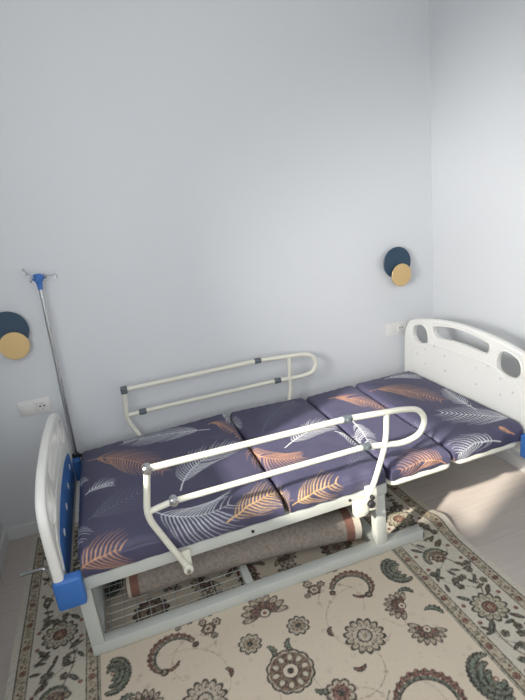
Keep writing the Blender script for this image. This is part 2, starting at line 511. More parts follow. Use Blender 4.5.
def lotus(c, r, ang, cols=(BRN, RED)):
    """layered flower: two rows of outlined petals fanning from a heart, and a small calyx"""
    for row, (rad, pl, n, sp) in enumerate(((0.66, 0.40, 9, 0.42), (0.36, 0.34, 7, 0.5))):
        for k in range(n):
            a = ang + (k-(n-1)/2)*sp
            p = (c[0]+math.cos(a)*r*rad, c[1]+math.sin(a)*r*rad)
            cv.disc(p, r*pl*0.36+0.002, DK, rx=2.2, rot=a)
            cv.disc(p, max(.002, r*pl*0.36-0.0015), (cols[k % 2] if row else (0.44, 0.36, 0.27)), rx=2.1, rot=a)
            cv.line([c, p], 0.0016, DK, 0.7)
    cv.disc(c, r*0.25, DK); cv.disc(c, r*0.19, IV); cv.disc(c, r*0.09, RED)
def sprig(c, r, a0, mir=1, col=GRN):
    """small curled leaf with a toothed back"""
    for i in range(12):
        t = i/11; a = a0 + 1.9*t; w = r*0.24*math.sin(math.pi*(0.12+0.83*t))
        p = (c[0]+mir*math.cos(a)*r, c[1]+math.sin(a)*r)
        cv.disc(p, w+0.0025, DK)
        if i % 2: cv.disc((c[0]+mir*math.cos(a)*(r+w*1.2), c[1]+math.sin(a)*(r+w*1.2)), w*.5+.0015, DK)
    for i in range(12):
        t = i/11; a = a0 + 1.9*t; w = r*0.24*math.sin(math.pi*(0.12+0.83*t))
        cv.disc((c[0]+mir*math.cos(a)*r, c[1]+math.sin(a)*r), w*.7, col)
def field_block(oy, f=1):
    def Y(y): return oy + f*(y - -1.38)
    def A(a): return a if f > 0 else -a
    lotus((XC, Y(-1.10)), 0.098, A(math.pi/2))
    for mir in (1, -1):
        def P(x, y): return (XC + mir*(x - XC), Y(y))
        def AM(a): a = A(a); return a if mir > 0 else math.pi - a
        sprig(P(0.70, -1.285), 0.034, A(2.2) if f > 0 else A(2.2)-1.9, mir); sprig(P(0.72, -1.47), 0.034, A(-2.6) if f > 0 else A(-2.6)-1.9, mir)
        rosette(P(0.95, -1.365), 0.082, 14, (0.46, 0.39, 0.30), (0.52, 0.45, 0.35), GLD)
        cv.disc(P(0.95, -1.365), 0.030, DK); cv.disc(P(0.95, -1.365), 0.024, (0.50, 0.44, 0.36)); cv.disc(P(0.95, -1.365), 0.009, GLD)
        rosette(P(0.738, -1.215), 0.048, 9, (0.50, 0.44, 0.34), GLD, DK)
        spray(P(0.872, -1.075), 0.062, A(1.2), mir)
        cv.disc(P(0.935, -1.125), 0.014, DK); cv.disc(P(0.935, -1.125), 0.007, RED)
        crescent(P(1.03, -1.14), 0.094, A(2.7), A(-1.0), 0.013, mir)
        paisley(P(1.225, -1.12), 0.088, mir, f)
        paisley(P(1.225, -1.70), 0.105, mir, -f)
        lotus(P(1.155, -1.305), 0.070, AM(2.6), (RED, BRN)); sprig(P(1.20, -1.27), 0.035, A(0.2), mir)
        lotus(P(1.175, -1.44), 0.070, AM(-2.2), (RED, BRN)); sprig(P(1.235, -1.40), 0.040, A(0.0), mir)
        crescent(P(1.02, -1.69), 0.118, A(2.6), A(-0.9), 0.015, mir)
        sprig(P(0.860, -1.30), 0.024, A(2.0) if f > 0 else A(2.0)-1.9, mir, RED); sprig(P(0.872, -1.455), 0.026, A(-2.6) if f > 0 else A(-2.6)-1.9, mir, RED)
        rosette(P(0.765, -1.53), 0.055, 8, (0.48, 0.40, 0.30), RED, DK); sprig(P(0.70, -1.57), 0.035, A(-1.2), mir)
        lotus(P(0.82, -0.95), 0.072, AM(0.6)); rosette(P(1.08, -0.88), 0.080, 12, BRN, GLD, RED)
        spray(P(0.97, -0.99), 0.05, A(0.3), mir)
        crescent(P(0.66, -0.86), 0.07, A(0.5), A(3.6), 0.012, mir)
        cv.line([P(0.65+0.003*t, -1.60-.03*math.sin(t/9)) for t in range(0, 90, 4)], 0.0022, GRN)
        cv.line([P(1.05+0.0015*t, -1.36+.03*math.cos(t/12)) for t in range(0, 60, 4)], 0.0016, TAN)
    centre_flower((XC, Y(-1.384)), 0.092)
field_block(-1.38)
field_block(-0.38, -1)
field_block(-2.45)
# border bands
PLAIN = (0.60, 0.56, 0.48)
def frame_bands(d0, d1, col):
    cv.rect(RX0+d0, RX0+d1, RY0+d0, RY1-d0, col); cv.rect(RX1-d1, RX1-d0, RY0+d0, RY1-d0, col)
    cv.rect(RX0+d0, RX1-d0, RY1-d1, RY1-d0, col); cv.rect(RX0+d0, RX1-d0, RY0+d0, RY0+d1, col)
frame_bands(0, 0.034, PLAIN); frame_bands(0.028, 0.034, DK)
frame_bands(0.034, 0.073, (0.44, 0.38, 0.28)); frame_bands(0.072, 0.077, DK)
frame_bands(0.077, 0.288, BORD); frame_bands(0.288, 0.293, DK)
frame_bands(0.293, 0.327, (0.44, 0.38, 0.28)); frame_bands(0.327, 0.334, DK); frame_bands(0.337, 0.341, GRN)
def band_coord(side, s, d):
    """s runs along the border, d inwards from the edge"""
    if side == 'l': return (RX0 + d, RY1 - s)
    if side == 'r': return (RX1 - d, RY1 - s)
    return (RX0 + s, RY1 - d)
for side, L in (('l', 2.9), ('r', 2.9), ('t', 1.997)):
    for dmid in (0.054, 0.310):                      # guard beads
        k = 0; s = 0.06
        while s < L:
            c = band_coord(side, s, dmid)
            col = (RED, GLD, GRN, BRN)[k % 4]
            if k % 4 == 0: cv.disc(c, 0.014, BRN); cv.disc(c, 0.009, RED)
            elif k % 2: 
                for q in (-1, 1): cv.disc(band_coord(side, s+0.006*q, dmid+0.007*q), 0.006, col)
            else: cv.disc(c, 0.010, GRN); cv.disc(c, 0.006, GLD)
            s += 0.031; k += 1
    lo, hi = (0.30, L)
    vine = [band_coord(side, s, 0.183 + 0.062*math.sin((s-0.15)*2*math.pi/0.62)) for s in np.arange(0.08, L, 0.02)]
    cv.line(vine, 0.0026, BRN)
    cv.line([band_coord(side, s, 0.183 - 0.07*math.sin((s-0.05)*2*math.pi/0.31)) for s in np.arange(0.08, L, 0.012)], 0.0018, GRN, 0.8)
    k = 0; s = 0.17
    while s < L:
        big = k % 2 == 0
        c = band_coord(side, s, 0.183)
        if big:
            rosette(c, 0.074, 12, (0.42, 0.38, 0.28), (0.50, 0.44, 0.33), RED, 0.2)
            cv.disc(c, 0.030, DK); cv.disc(c, 0.024, RED); cv.disc(c, 0.009, GLD)
        else:
            crescent(c, 0.055, -0.3, 2.9, 0.011, 1 if k % 4 == 1 else -1, (GRN, GLD))
            rosette(band_coord(side, s, 0.183), 0.034, 8, RED, GLD, DK)
        for j in range(19):
            rr = random.Random(k*100 + j + (7 if side == 'l' else 3))
            q = band_coord(side, s + 0.155 + rr.uniform(-0.085, 0.085), 0.183 + rr.uniform(-0.088, 0.088))
            if j % 3 == 0: rosette(q, 0.017, 5, RED if j % 2 else GLD, GRN, DK)
            else: leaf(q, 0.015, rr.uniform(0, 3.1), GRN if j % 2 else BRN)
        for sg in (-1, 1):
            for dd in (-1, 1):
                leaf(band_coord(side, s + sg*0.075, 0.183 + dd*0.06), 0.021, sg*dd*0.8, GRN if dd > 0 else BRN)
                cv.disc(band_coord(side, s + sg*0.045, 0.183 + dd*0.085), 0.009, RED)
        s += 0.31; k += 1
# woven break-up of the drawn motifs
rg = np.random.RandomState(5)
nz = rg.rand(*cv.img.shape[:2]); nz = (nz + np.roll(nz, 1, 0) + np.roll(nz, 1, 1) + np.roll(np.roll(nz, 1, 0), 1, 1))/4
mask = np.clip(np.abs(cv.img - np.array(IV)).sum(-1)/0.35, 0, 1)
cv.img = cv.img*(1 - (mask*np.clip((nz-0.52)*5, 0, 0.16))[..., None]) + np.array(IV)*(mask*np.clip((nz-0.52)*5, 0, 0.16))[..., None]
cv.img = cv.img*(1 - (mask*np.clip((0.46-nz)*5, 0, 0.5))[..., None]) + np.array(DK)*(mask*np.clip((0.46-nz)*5, 0, 0.5))[..., None]
Xg, Yg = np.meshgrid(cv.xs, cv.ys)
Zg = np.full_like(Xg, 0.011)
# the side edge is ruffled where the rug leaves the bed's shadow
Zg += 0.020*np.exp(-((Yg+0.93)/0.06)**2)*np.clip((Xg-1.52)/0.10, 0, 1)
Zg += 0.0015*np.sin(Xg*7+Yg*3)*np.sin(Yg*5)
Xg = Xg + 0.018*np.exp(-((Yg+0.95)/0.10)**2)*np.clip((Xg-1.45)/0.2, 0, 1)
rug = grid_mesh('patterned_rug', np.stack([Xg, Yg, Zg], -1), cv.img, M['rug'], extra=0.0005)
tag(rug, 'large cream rug with brown flowers and a floral border, lying flat under the bed', 'rug')

# ------------------------------------------------------------------ bed
bed = empty('hospital_bed', (1.0, -0.565, 0.0), 'white metal medical bed with raised side guards and plastic end boards, standing on the rug', 'bed')
T = 0.05
YN, YFAR = -1.015, -0.165            # outer faces of near and far chassis beams (near beam spans YN..YN+T)
Z0 = 0.0125
def part(name, bm, m, parent=bed, **k): return obj(name, bm, m, parent, **k)
for y in (YN, YFAR):
    part('base_beam', newbox(-0.042, 1.47, y, y+T, Z0, Z0+T, bevel=0.004), M['grey_enamel'])
for x in (-0.042, 0.605, 1.225):
    part('base_crossbar', newbox(x, x + (T if x != 0.605 else 0.035), YN+T, YFAR, Z0+0.006, Z0+T-0.006, bevel=0.003), M['grey_enamel'])
for x in (-0.042, 1.225):
    for y in (YN, YFAR):
        part('leg', newbox(x, x+T, y+0.001, y+T-0.001, Z0+T, 0.322, bevel=0.003), M['grey_enamel'])
# upper frame
for y in (YN, YFAR):
    b = newbox(-0.02, 1.285, y-0.002, y+T-0.004, 0.322, 0.376, bevel=0.005)
    part('side_rail', b, M['grey_enamel'])
    for x in (0.655, 1.10):
        part('bolt', cyl(bmesh.new(), (x, y-0.005 if y == YN else y+T-0.004, 0.348), (x, y-0.0021 if y == YN else y+T, 0.348), 0.007, 14), M['black'])
for x in (-0.02, 0.60, 1.235):
    part('frame_crossbar', newbox(x, x+0.04, YN+T-0.004, YFAR-0.002, 0.33, 0.37, bevel=0.003), M['grey_enamel'])
def tray(x0, x1, z, zt):
    b = bmesh.new()
    n = 6
    pts = rounded([(x0, -0.14, z), (x0, YN+0.006, z), (x1, YN+0.006, z), (x1, -0.14, z)], 0.04)
    tube(b, pts + [pts[0]], 0.0155, 10)
    for k in range(5):
        x = x0 + (x1-x0)*(k+0.5)/5
        box(b, x-0.02, x+0.02, YN+0.015, -0.145, z-0.004, z+0.006)
    return b
part('thigh_section_frame', tray(1.31, 1.625, 0.362, 0), M['cream'])
part('head_section_frame', tray(1.665, 2.015, 0.365, 0), M['cream'])
for y in (-0.86, -0.30):
    part('head_support_bar', tube(bmesh.new(), [(1.27, y, 0.35), (1.66, y, 0.343), (2.03, y, 0.345)], 0.018, 10), M['grey_enamel'])

# wire shelf in the base
b = bmesh.new()
for k in range(11):
    x = 0.035 + k*0.054
    if x < 0.60: tube(b, [(x, YN+T, 0.0565), (x, YFAR, 0.0565)], 0.0017, 6)
for k in range(20):
    y = YN+T+0.02 + k*0.042
    if y < YFAR: tube(b, [(0.008, y, 0.0535), (0.605, y, 0.0535)], 0.0014, 6)
part('wire_shelf', b, M['wire'])

# end boards
YC = -0.565
def board_outline(hw, zb, pts, zt):
    half = [(-hw, zb), (-hw, zb+0.10)] + [(-a, z) for a, z in pts] + [(0, zt)]
    full = half + [(-a, z) for a, z in half[-2::-1]]
    out = []
    N = len(full)
    for i in range(N - 1):
        p0 = np.array(full[max(0, i-1)]); p1 = np.array(full[i]); p2 = np.array(full[i+1]); p3 = np.array(full[min(N-1, i+2)])
        for k in range(6):
            t = k/6
            v = 0.5*((2*p1)+(-p0+p2)*t+(2*p0-5*p1+4*p2-p3)*t*t+(-p0+3*p1-3*p2+p3)*t**3); out.append((float(v[0])+YC, float(v[1])))
    out.append((full[-1][0]+YC, full[-1][1]))
    return out
def hole_side(s, dz=0.0):
    pts = [(0.284, 0.690), (0.280, 0.745), (0.305, 0.786), (0.350, 0.792), (0.404, 0.768), (0.418, 0.715), (0.390, 0.680), (0.335, 0.670)]
    return smooth_loop([(YC + s*(0.345+(a-0.345)*1.12), 0.733+(z-0.733)*1.08+dz) for a, z in pts])
def hole_mid(dz=0.0):
    pts = [(-0.215, 0.760), (-0.225, 0.79), (-0.21, 0.813), (-0.10, 0.832), (0, 0.838), (0.10, 0.832), (0.21, 0.813), (0.225, 0.79), (0.215, 0.760), (0.17, 0.744), (0.08, 0.752), (0, 0.755), (-0.08, 0.752), (-0.17, 0.744)]
    return smooth_loop([(YC + a, z+dz) for a, z in pts], 5)
HX, FX, FDZ = 2.062, -0.080, -0.085
HPTS = [(0.522, 0.66), (0.495, 0.755), (0.440, 0.806), (0.30, 0.838), (0.14, 0.858)]
FPTS = [(0.490, 0.58), (0.475, 0.665), (0.425, 0.72), (0.30, 0.758), (0.14, 0.774)]
def end_board(name, x, hw, pts, zt, dz):
    return outline_solid(name, board_outline(hw, 0.30, pts, zt), [hole_side(1, dz), hole_side(-1, dz), hole_mid(dz)], 0.036, 0.012, M['board'], bed, 'yz', x)
hb = end_board('head_board', HX, 0.535, HPTS, 0.864, 0.0)
fb = end_board('foot_board', FX, 0.495, FPTS, 0.779, FDZ)
def bead_rim(loop, x, r, parent, name='rim'):
    b = bmesh.new()
    pts = [Vector((x, y, z)) for y, z in loop]
    tube(b, pts + [pts[0]], r, 8, caps=False)
    return obj(name, b, M['board'], parent)
for bo, x, dz in ((hb, HX-0.0155, 0), (fb, FX+0.0155, FDZ)):
    for lp in (hole_side(1, dz), hole_side(-1, dz), hole_mid(dz)): bead_rim(lp, x, 0.005, bo)
    # raised rim line that borders the lower panel
    b = bmesh.new()
    tube(b, rounded([(x, YC+0.44, 0.43), (x, YC+0.43, 0.64+dz), (x, YC+0.24, 0.70+dz), (x, YC-0.24, 0.70+dz), (x, YC-0.43, 0.64+dz), (x, YC-0.44, 0.43)], 0.06), 0.006, 8)
    obj('panel_ridge', b, M['board'], bo)
xi = 2.062 - 0.018
for a, z in ((-0.30, 0.648), (-0.13, 0.655), (0.12, 0.655), (0.30, 0.648), (-0.30, 0.56), (-0.13, 0.562), (0.12, 0.562), (0.30, 0.556), (-0.38, 0.60), (0.38, 0.60), (0.215, 0.69), (-0.215, 0.69)):
    b = tube(bmesh.new(), [(xi+0.002, YC+a, z), (xi-0.001, YC+a, z), (xi-0.004, YC+a, z)], 0.007, 12, radii=[0.007, 0.007, 0.0045])
    obj('screw_cap', b, M['board_dot'], hb)
# blue inlay on the foot board
def inlay(x, t):
    lp = smooth_loop([(YC-0.38, 0.36), (YC-0.40, 0.48), (YC-0.35, 0.52), (YC-0.20, 0.55), (YC, 0.56), (YC+0.20, 0.55), (YC+0.35, 0.52), (YC+0.40, 0.48), (YC+0.38, 0.36), (YC, 0.355)], 5)
    o = outline_solid('blue_panel', lp, [], t, 0.002, M['blue'], fb, 'yz', x)
    o['label'] = 'blue inlay panel'
inlay(FX+0.017, 0.006)
for a in (-0.28, -0.09, 0.09, 0.28):
    obj('panel_clip', newbox(FX+0.0225, FX+0.026, YC+a-0.012, YC+a+0.012, 0.47, 0.492, bevel=0.001), M['board'], fb)
# blue corner covers
for x0, x1, ya in ((-0.104, -0.004, (-1.068, -1.0165)), (2.008, 2.10, (-1.11, -1.03)), (-0.104, -0.022, (-0.118, -0.066)), (2.042, 2.10, (-0.118, -0.028))):
    for y0, y1 in (ya,):
        o = part('corner_cover', newbox(x0, x1, y0, y1, 0.302, 0.425, bevel=0.012, seg=3), M['blue']); o['label'] = 'blue plastic corner cover'
# crank at the foot
b = bmesh.new()
tube(b, rounded([(-0.02, -0.80, 0.335), (-0.155, -0.80, 0.335), (-0.155, -0.84, 0.25), (-0.155, -0.86, 0.325), (-0.17, -0.86, 0.36), (-0.245, -0.86, 0.355)], 0.012), 0.0055, 8)
b.free()
b = bmesh.new()
tube(b, rounded([(-0.04, -0.86, 0.30), (-0.14, -0.86, 0.292), (-0.155, -0.86, 0.36), (-0.245, -0.85, 0.352)], 0.014), 0.006, 8)
part('crank_handle', b, M['steel'])

# side guards
def side_guard(y, near):
    g = bpy.data.objects.new('side_guard', None); C.objects.link(g); g.parent = bed
    g.location = Vector((0.37, y, 0.33)) - Vector(bed.location)
    r = 0.0128
    def P(x, z, dy=0): return (x, y+dy, z)
    if near:
        TL, TR, TL2 = (0.297, 0.762), (1.10, 0.748), (1.373, 0.724)
        LL, LR = (0.276, 0.592), (1.178, 0.605)
        low = (0.367, 0.606); bend = (0.262, 0.572); foot = (0.372, 0.300)
        hoop = [(1.10, 0.748), (1.36, 0.724), (1.44, 0.705), (1.474, 0.65), (1.445, 0.585), (1.36, 0.565), (1.178, 0.600)]
        postR = [(1.284, 0.727), (1.275, 0.59), (1.205, 0.41), (1.155, 0.325)]
        lowpts = [(0.276, 0.590), (0.36, 0.604), (1.178, 0.600)]
    else:
        TL, TR = (0.273, 0.748), (1.032, 0.748)
        bend = (0.256, 0.575); foot = (0.35, 0.372)
        hoop = [(1.032, 0.748), (1.30, 0.728), (1.37, 0.715), (1.398, 0.66), (1.375, 0.602), (1.30, 0.592), (1.139, 0.600)]
        postR = [(1.228, 0.728), (1.218, 0.59), (1.215, 0.50), (1.16, 0.372)]
        low = (0.347, 0.603)
        lowpts = [(0.262, 0.600), (0.34, 0.604), (1.139, 0.600)]
    def ob(name, bm, m, label=None):
        o = bpy.data.objects.new(name, None)
        bpy.data.objects.remove(o)
        o = obj(name, bm, m, g)
        if label: o['label'] = label
        return o
    ob('upper_bar', tube(bmesh.new(), [P(*TL), P(*TR)], r, 12), M['cream'])
    ob('lower_bar', tube(bmesh.new(), [P(*p) for p in rounded([(a, 0, c) for a, c in lowpts], 0.03)] if False else [P(*p) for p in lowpts], r*0.92, 12), M['cream'])
    ob('end_hoop', tube(bmesh.new(), rounded([P(*p) for p in hoop], 0.06, 5), r, 12), M['cream'])
    ob('post', tube(bmesh.new(), rounded([P(*TL), P(*bend), P(*foot)], 0.05), r, 12), M['cream'])
    ob('post', tube(bmesh.new(), rounded([P(*p) for p in postR], 0.09), r*0.95, 12), M['cream'])
    def clamp(c, d):
        bm = bmesh.new(); d = Vector(d).normalized(); c = Vector(P(*c))
        cyl(bm, c - d*0.020, c + d*0.020, 0.0165, 14, 0.003)
        s = -1 if near else 1
        cyl(bm, c + Vector((0, s*0.010, 0)), c + Vector((0, s*0.022, 0)), 0.010, 12, 0.002)
        return bm
    def bolt(c):
        bm = bmesh.new(); c = Vector(P(*c)); 
        cyl(bm, c + Vector((0, -0.020, 0)), c + Vector((0, 0.018, 0)), 0.0175, 18, 0.004)
        cyl(bm, c + Vector((0, -0.025, 0)), c + Vector((0, -0.019, 0)), 0.009, 6)
        return bm
    if near:
        ob('joint', bolt(TL), M['steel'], 'round metal bolt joint'); ob('joint', bolt(low), M['steel'], 'round metal bolt joint')
        ob('joint', clamp(TR, (1, 0, -.05)), M['clamp'], 'dark grey joint'); ob('joint', clamp((1.178, 0.600), (1, 0, 0)), M['clamp'], 'dark grey joint')
        # foot pivots on the outside of the side rail
        bm = bmesh.new(); cyl(bm, P(foot[0], foot[1], -0.018), P(foot[0], foot[1], 0.014), 0.019, 16, 0.003); box(bm, foot[0]-0.02, foot[0]+0.02, y+0.008, YN-0.002, foot[1]-0.01, 0.37, bevel=0.003)
        ob('pivot', bm, M['cream'])
        bm = bmesh.new(); cyl(bm, P(foot[0], foot[1], -0.026), P(foot[0], foot[1], -0.017), 0.008, 12); ob('pivot_bolt', bm, M['steel'])
        bm = bmesh.new(); box(bm, 1.105, 1.17, y-0.014, YN-0.002, 0.275, 0.345, bevel=0.008); box(bm, 1.17, 1.215, y-0.010, YN-0.002, 0.29, 0.40, bevel=0.006)
        ob('latch_bracket', bm, M['cream'])
        bm = bmesh.new(); cyl(bm, (1.175, y-0.034, 0.335), (1.175, y-0.012, 0.335), 0.017, 14, 0.004); cyl(bm, (1.182, y-0.03, 0.365), (1.182, y-0.012, 0.365), 0.010, 12, 0.002)
        ob('latch_knob', bm, M['black'])
        bm = bmesh.new(); cyl(bm, (1.155, y-0.026, 0.288), (1.155, y-0.012, 0.288), 0.010, 12); ob('pivot_bolt', bm, M['steel'])
    else:
        bm = bmesh.new(); box(bm, TL[0]-0.018, TL[0]+0.018, y-0.018, y+0.018, TL[1]-0.02, TL[1]+0.018, bevel=0.006)
        ob('joint', bm, M['clamp'], 'dark grey joint')
        for c in (low, TR, (1.139, 0.600)): ob('joint', clamp(c, (1, 0, 0)), M['clamp'], 'dark grey joint')
        for c in (foot, (1.16, 0.372)):
            bm = bmesh.new(); box(bm, c[0]-0.02, c[0]+0.02, YFAR+T-0.002, y+0.013, c[1]-0.045, c[1]+0.005, bevel=0.004)
            ob('pivot', bm, M['cream'])
    return g
side_guard(-1.045, True)
side_guard(-0.092, False)

# ------------------------------------------------------------------ mattress with feather print cover
NAVY = (0.066, 0.063, 0.116)
COLS = {'O': (0.56, 0.30, 0.17), 'Y': (0.68, 0.43, 0.19), 'W': (0.74, 0.76, 0.78), 'D': (0.16, 0.165, 0.22)}
FE = [('O', (0.03, -0.261), (0.184, -0.34), (0.368, -0.574), 0.10),
('W', (0.662, -0.284), (0.456, -0.21), (0.226, -0.161), 0.09),
('W', (0.022, -0.593), (0.074, -0.559), (0.136, -0.557), 0.05),
('D', (0.031, -0.803), (0.111, -0.772), (0.26, -0.70), 0.10),
('O', (-0.03, -1.06), (0.045, -1.035), (0.135, -1.03), 0.10),
('W', (0.276, -0.86), (0.414, -0.97), (0.58, -0.965), 0.13),
('W', (0.419, -0.777), (0.531, -0.596), (0.744, -0.512), 0.10),
('O', (0.671, -0.22), (0.735, -0.261), (0.783, -0.45), 0.035),
('O', (0.804, -0.488), (0.84, -0.693), (0.98, -0.775), 0.085),
('D', (0.896, -0.469), (1.043, -0.266), (1.192, -0.186), 0.10),
('W', (0.95, -0.664), (1.113, -0.571), (1.249, -0.544), 0.09),
('Y', (0.56, -1.04), (0.677, -0.995), (0.80, -0.96), 0.09),
('Y', (0.824, -1.055), (0.92, -1.03), (1.04, -1.02), 0.085),
('D', (1.122, -0.958), (1.2, -0.925), (1.289, -0.895), 0.07),
('O', (1.394, -0.236), (1.505, -0.312), (1.598, -0.523), 0.07),
('O', (1.65, -0.268), (1.791, -0.367), (1.886, -0.605), 0.085),
('W', (1.815, -0.168), (1.926, -0.186), (2.013, -0.25), 0.07),
('W', (1.955, -0.80), (1.965, -0.658), (2.0, -0.50), 0.05),
('W', (2.05, -0.964), (1.952, -0.887), (1.80, -0.74), 0.10),
('W', (1.90, -1.062), (1.762, -1.03), (1.655, -1.06), 0.07),
('O', (1.60, -1.09), (1.504, -1.034), (1.357, -1.046), 0.075),
('W', (1.37, -0.56), (1.353, -0.70), (1.31, -0.85), 0.05),
('O', (1.99, -1.05), (1.941, -1.018), (1.922, -0.997), 0.012),
('D', (1.629, -0.922), (1.628, -0.824), (1.64, -0.726), 0.05),
('W', (1.235, -0.63), (1.27, -0.70), (1.27, -0.80), 0.04),
('W', (-0.055, -0.33), (-0.03, -0.42), (0.0, -0.47), 0.05),
('W', (-0.06, -0.78), (-0.03, -0.85), (-0.005, -0.93), 0.06),
('W', (0.775, -0.12), (0.80, -0.20), (0.82, -0.32), 0.04)]
def feather(cv, kind, a, m, c, hw):
    col = np.array(COLS[kind]); rn = random.Random(int(a[0]*1000) + int(c[1]*777))
    a, m, c = map(np.array, (a, m, c))
    ctrl = 2*m - (a + c)/2
    def B(t): return (1-t)**2*a + 2*t*(1-t)*ctrl + t*t*c
    def D(t):
        d = 2*(1-t)*(ctrl-a) + 2*t*(c-ctrl); return d/(np.linalg.norm(d)+1e-9)
    L = np.linalg.norm(m-a) + np.linalg.norm(c-m)
    alpha = 0.92 if kind != 'D' else 0.65
    cv.line([tuple(B(t)) for t in np.linspace(0, 1, 12)], 0.0032, col, alpha, 0.0015)
    n = max(8, int(L*0.8/0.0145))
    for sgn in (-1, 1):
        for i in range(n):
            t = 0.16 + 0.84*i/(n-1)
            if rn.random() < 0.05: continue
            prof = math.sin(math.pi*min(1.0, ((t-0.10)/0.92))**0.75)**0.6 if t < 0.98 else 0.3
            ln = hw*max(0.15, prof)*(0.85 + 0.3*rn.random())
            p = B(t); d = D(t); nn = np.array([-d[1], d[0]])*sgn
            # barb sweeps towards the tip and bends
            q1 = p + nn*ln*0.45 + d*ln*0.38
            q2 = p + nn*ln*0.95 + d*ln*1.15
            pts = [p, (p+q1)/2 + nn*ln*0.03, q1, (q1+q2)/2 + nn*ln*0.05, q2]
            shade = col*(0.8 + 0.35*rn.random())
            cv.line([tuple(v) for v in pts], 0.0030, shade, alpha*(0.75 + 0.25*rn.random()), 0.0012)
TH = 0.092
mattress = empty('mattress', (1.0, -0.565, 0.378), 'dark blue folding mattress printed with white and orange feathers, on the bed', 'mattress')
ZB = 0.382
SEC = [(-0.012, 0.806), (0.812, 1.288), (1.294, 1.624), (1.630, 2.040)]
Y0, Y1 = -1.022, -0.105
ST = 0.003
# heights of the four upper corners (x0 near, x1 near, x0 far, x1 far) as the pads sag and bulge
HT = [(0.482, 0.455, 0.472, 0.497), (0.462, 0.470, 0.492, 0.474), (0.462, 0.448, 0.468, 0.474), (0.456, 0.478, 0.474, 0.476)]
for k, ((x0, x1), ht) in enumerate(zip(SEC, HT)):
    ov = TH + 0.004
    c2 = Canvas(x0-ov, x1+ov, Y0-ov, Y1+ov, ST, NAVY)
    for f in FE:
        xs = [f[1][0], f[2][0], f[3][0]]
        if max(xs) + 0.12 > x0-ov and min(xs) - 0.12 < x1+ov: feather(c2, *f)
    S, Tt = np.meshgrid(c2.xs, c2.ys)
    rr = 0.028
    def fold(v, lo, hi):
        # arclength v -> horizontal position and drop
        over = np.maximum(np.maximum((lo+rr)-v, v-(hi-rr)), 0.0)
        sgn = np.where(v < (lo+hi)/2, -1, 1)
        ang = np.minimum(over/rr, math.pi/2)
        hor = rr*np.sin(ang); drop = rr*(1-np.cos(ang)) + np.maximum(0, over - rr*math.pi/2)
        base = np.clip(v, lo+rr, hi-rr)
        return base + sgn*hor, drop
    px, dx = fold(S, x0, x1); py, dy = fold(Tt, Y0, Y1)
    drop = np.maximum(dx, dy)
    near_c = np.exp(-(py-Y0)/0.035) + np.exp(-(Y1-py)/0.035)          # pads round off at their corners
    px = (x0+x1)/2 + (px-(x0+x1)/2)*(1 - (0.011/(x1-x0))*2*near_c)
    u = np.clip((px-x0)/(x1-x0), 0, 1); v = np.clip((py-Y0)/(Y1-Y0), 0, 1)
    top = (ht[0]*(1-u)+ht[1]*u)*(1-v) + (ht[2]*(1-u)+ht[3]*u)*v
    edge = np.minimum(np.minimum(px-x0, x1-px), np.minimum(py-Y0, Y1-py))
    puff = 0.012*(1-np.exp(-np.maximum(edge, 0)/0.05)) - 0.006
    rs = random.Random(k+11)
    wr = np.zeros_like(px)
    for j in range(14):
        a = rs.uniform(-0.9, 0.9); fx, fy = math.cos(a), math.sin(a)
        cx, cy = rs.uniform(x0, x1), rs.uniform(Y0, Y1); wl = rs.uniform(0.02, 0.045); ll = rs.uniform(0.08, 0.22)
        al = (px-cx)*fx + (py-cy)*fy; ac = -(px-cx)*fy + (py-cy)*fx
        wr += rs.uniform(-0.0028, 0.0035)*np.exp(-(al/ll)**2)*np.exp(-(ac/wl)**2)
    # puckers along the sewn edges
    wr += 0.0018*np.sin(px*95 + 3*np.sin(px*13))*np.exp(-np.minimum(np.abs(py-Y0), np.abs(Y1-py))/0.03)
    wr += 0.0015*np.sin(py*85 + 3*np.sin(py*11))*np.exp(-np.minimum(np.abs(px-x0), np.abs(x1-px))/0.025)
    tz = top + puff + wr*(drop < 0.03)
    Hh = tz - ZB
    z = tz - np.minimum(drop*Hh/TH*1.08, Hh)
    # side walls bulge a little in the middle of their height
    mid = np.sin(np.clip(drop/TH, 0, 1)*math.pi)*0.005
    py2 = py + np.where(dy > rr*0.9, np.where(Tt < (Y0+Y1)/2, -mid, mid), 0)
    py2 = py2 + np.where((dy > 0) & (Tt < (Y0+Y1)/2), 0.0025*np.sin(px*60+k), 0)
    o = grid_mesh('mattress_section', np.stack([px, py2, z], -1), c2.img, M['cover'], mattress)
# the loose corner flap of the cover that hangs in the fold between two sections
# ------------------------------------------------------------------ rolled up rug on the wire shelf
roll = empty('rolled_rug', (0.66, -0.775, 0.012), 'rolled-up rug with its grey-brown back outside, lying under the bed', 'rug')
pA, pB = Vector((0.125, -0.80, 0.143)), Vector((1.195, -0.855, 0.094)); RR = 0.079
d = (pB-pA).normalized(); Lr = (pB-pA).length
def roll_seg(t0, t1, r, n=24):
    b = bmesh.new(); u = d.cross(Vector((0, 0, 1))).normalized(); w = u.cross(d)
    rings = []; m = max(2, int((t1-t0)*Lr/0.03))
    for i in range(m+1):
        t = t0 + (t1-t0)*i/m; c = pA.lerp(pB, t); c.z += 0.021*math.sin(math.pi*t)
        ring = []
        for j in range(n):
            a = 2*math.pi*j/n
            rad = r*(1 + 0.015*math.sin(5*t*6+a*3)) 
            ring.append(b.verts.new(c + u*math.cos(a)*rad*1.04 + w*math.sin(a)*rad*0.96))
        rings.append(ring)
    for p, q in zip(rings, rings[1:]):
        for j in range(n): b.faces.new((p[j], p[(j+1) % n], q[(j+1) % n], q[j]))
    b.faces.new(rings[0][::-1]); b.faces.new(rings[-1])
    return b
obj('rolled_body', roll_seg(0.045, 0.93, RR-0.0015), M['roll_back'], roll)
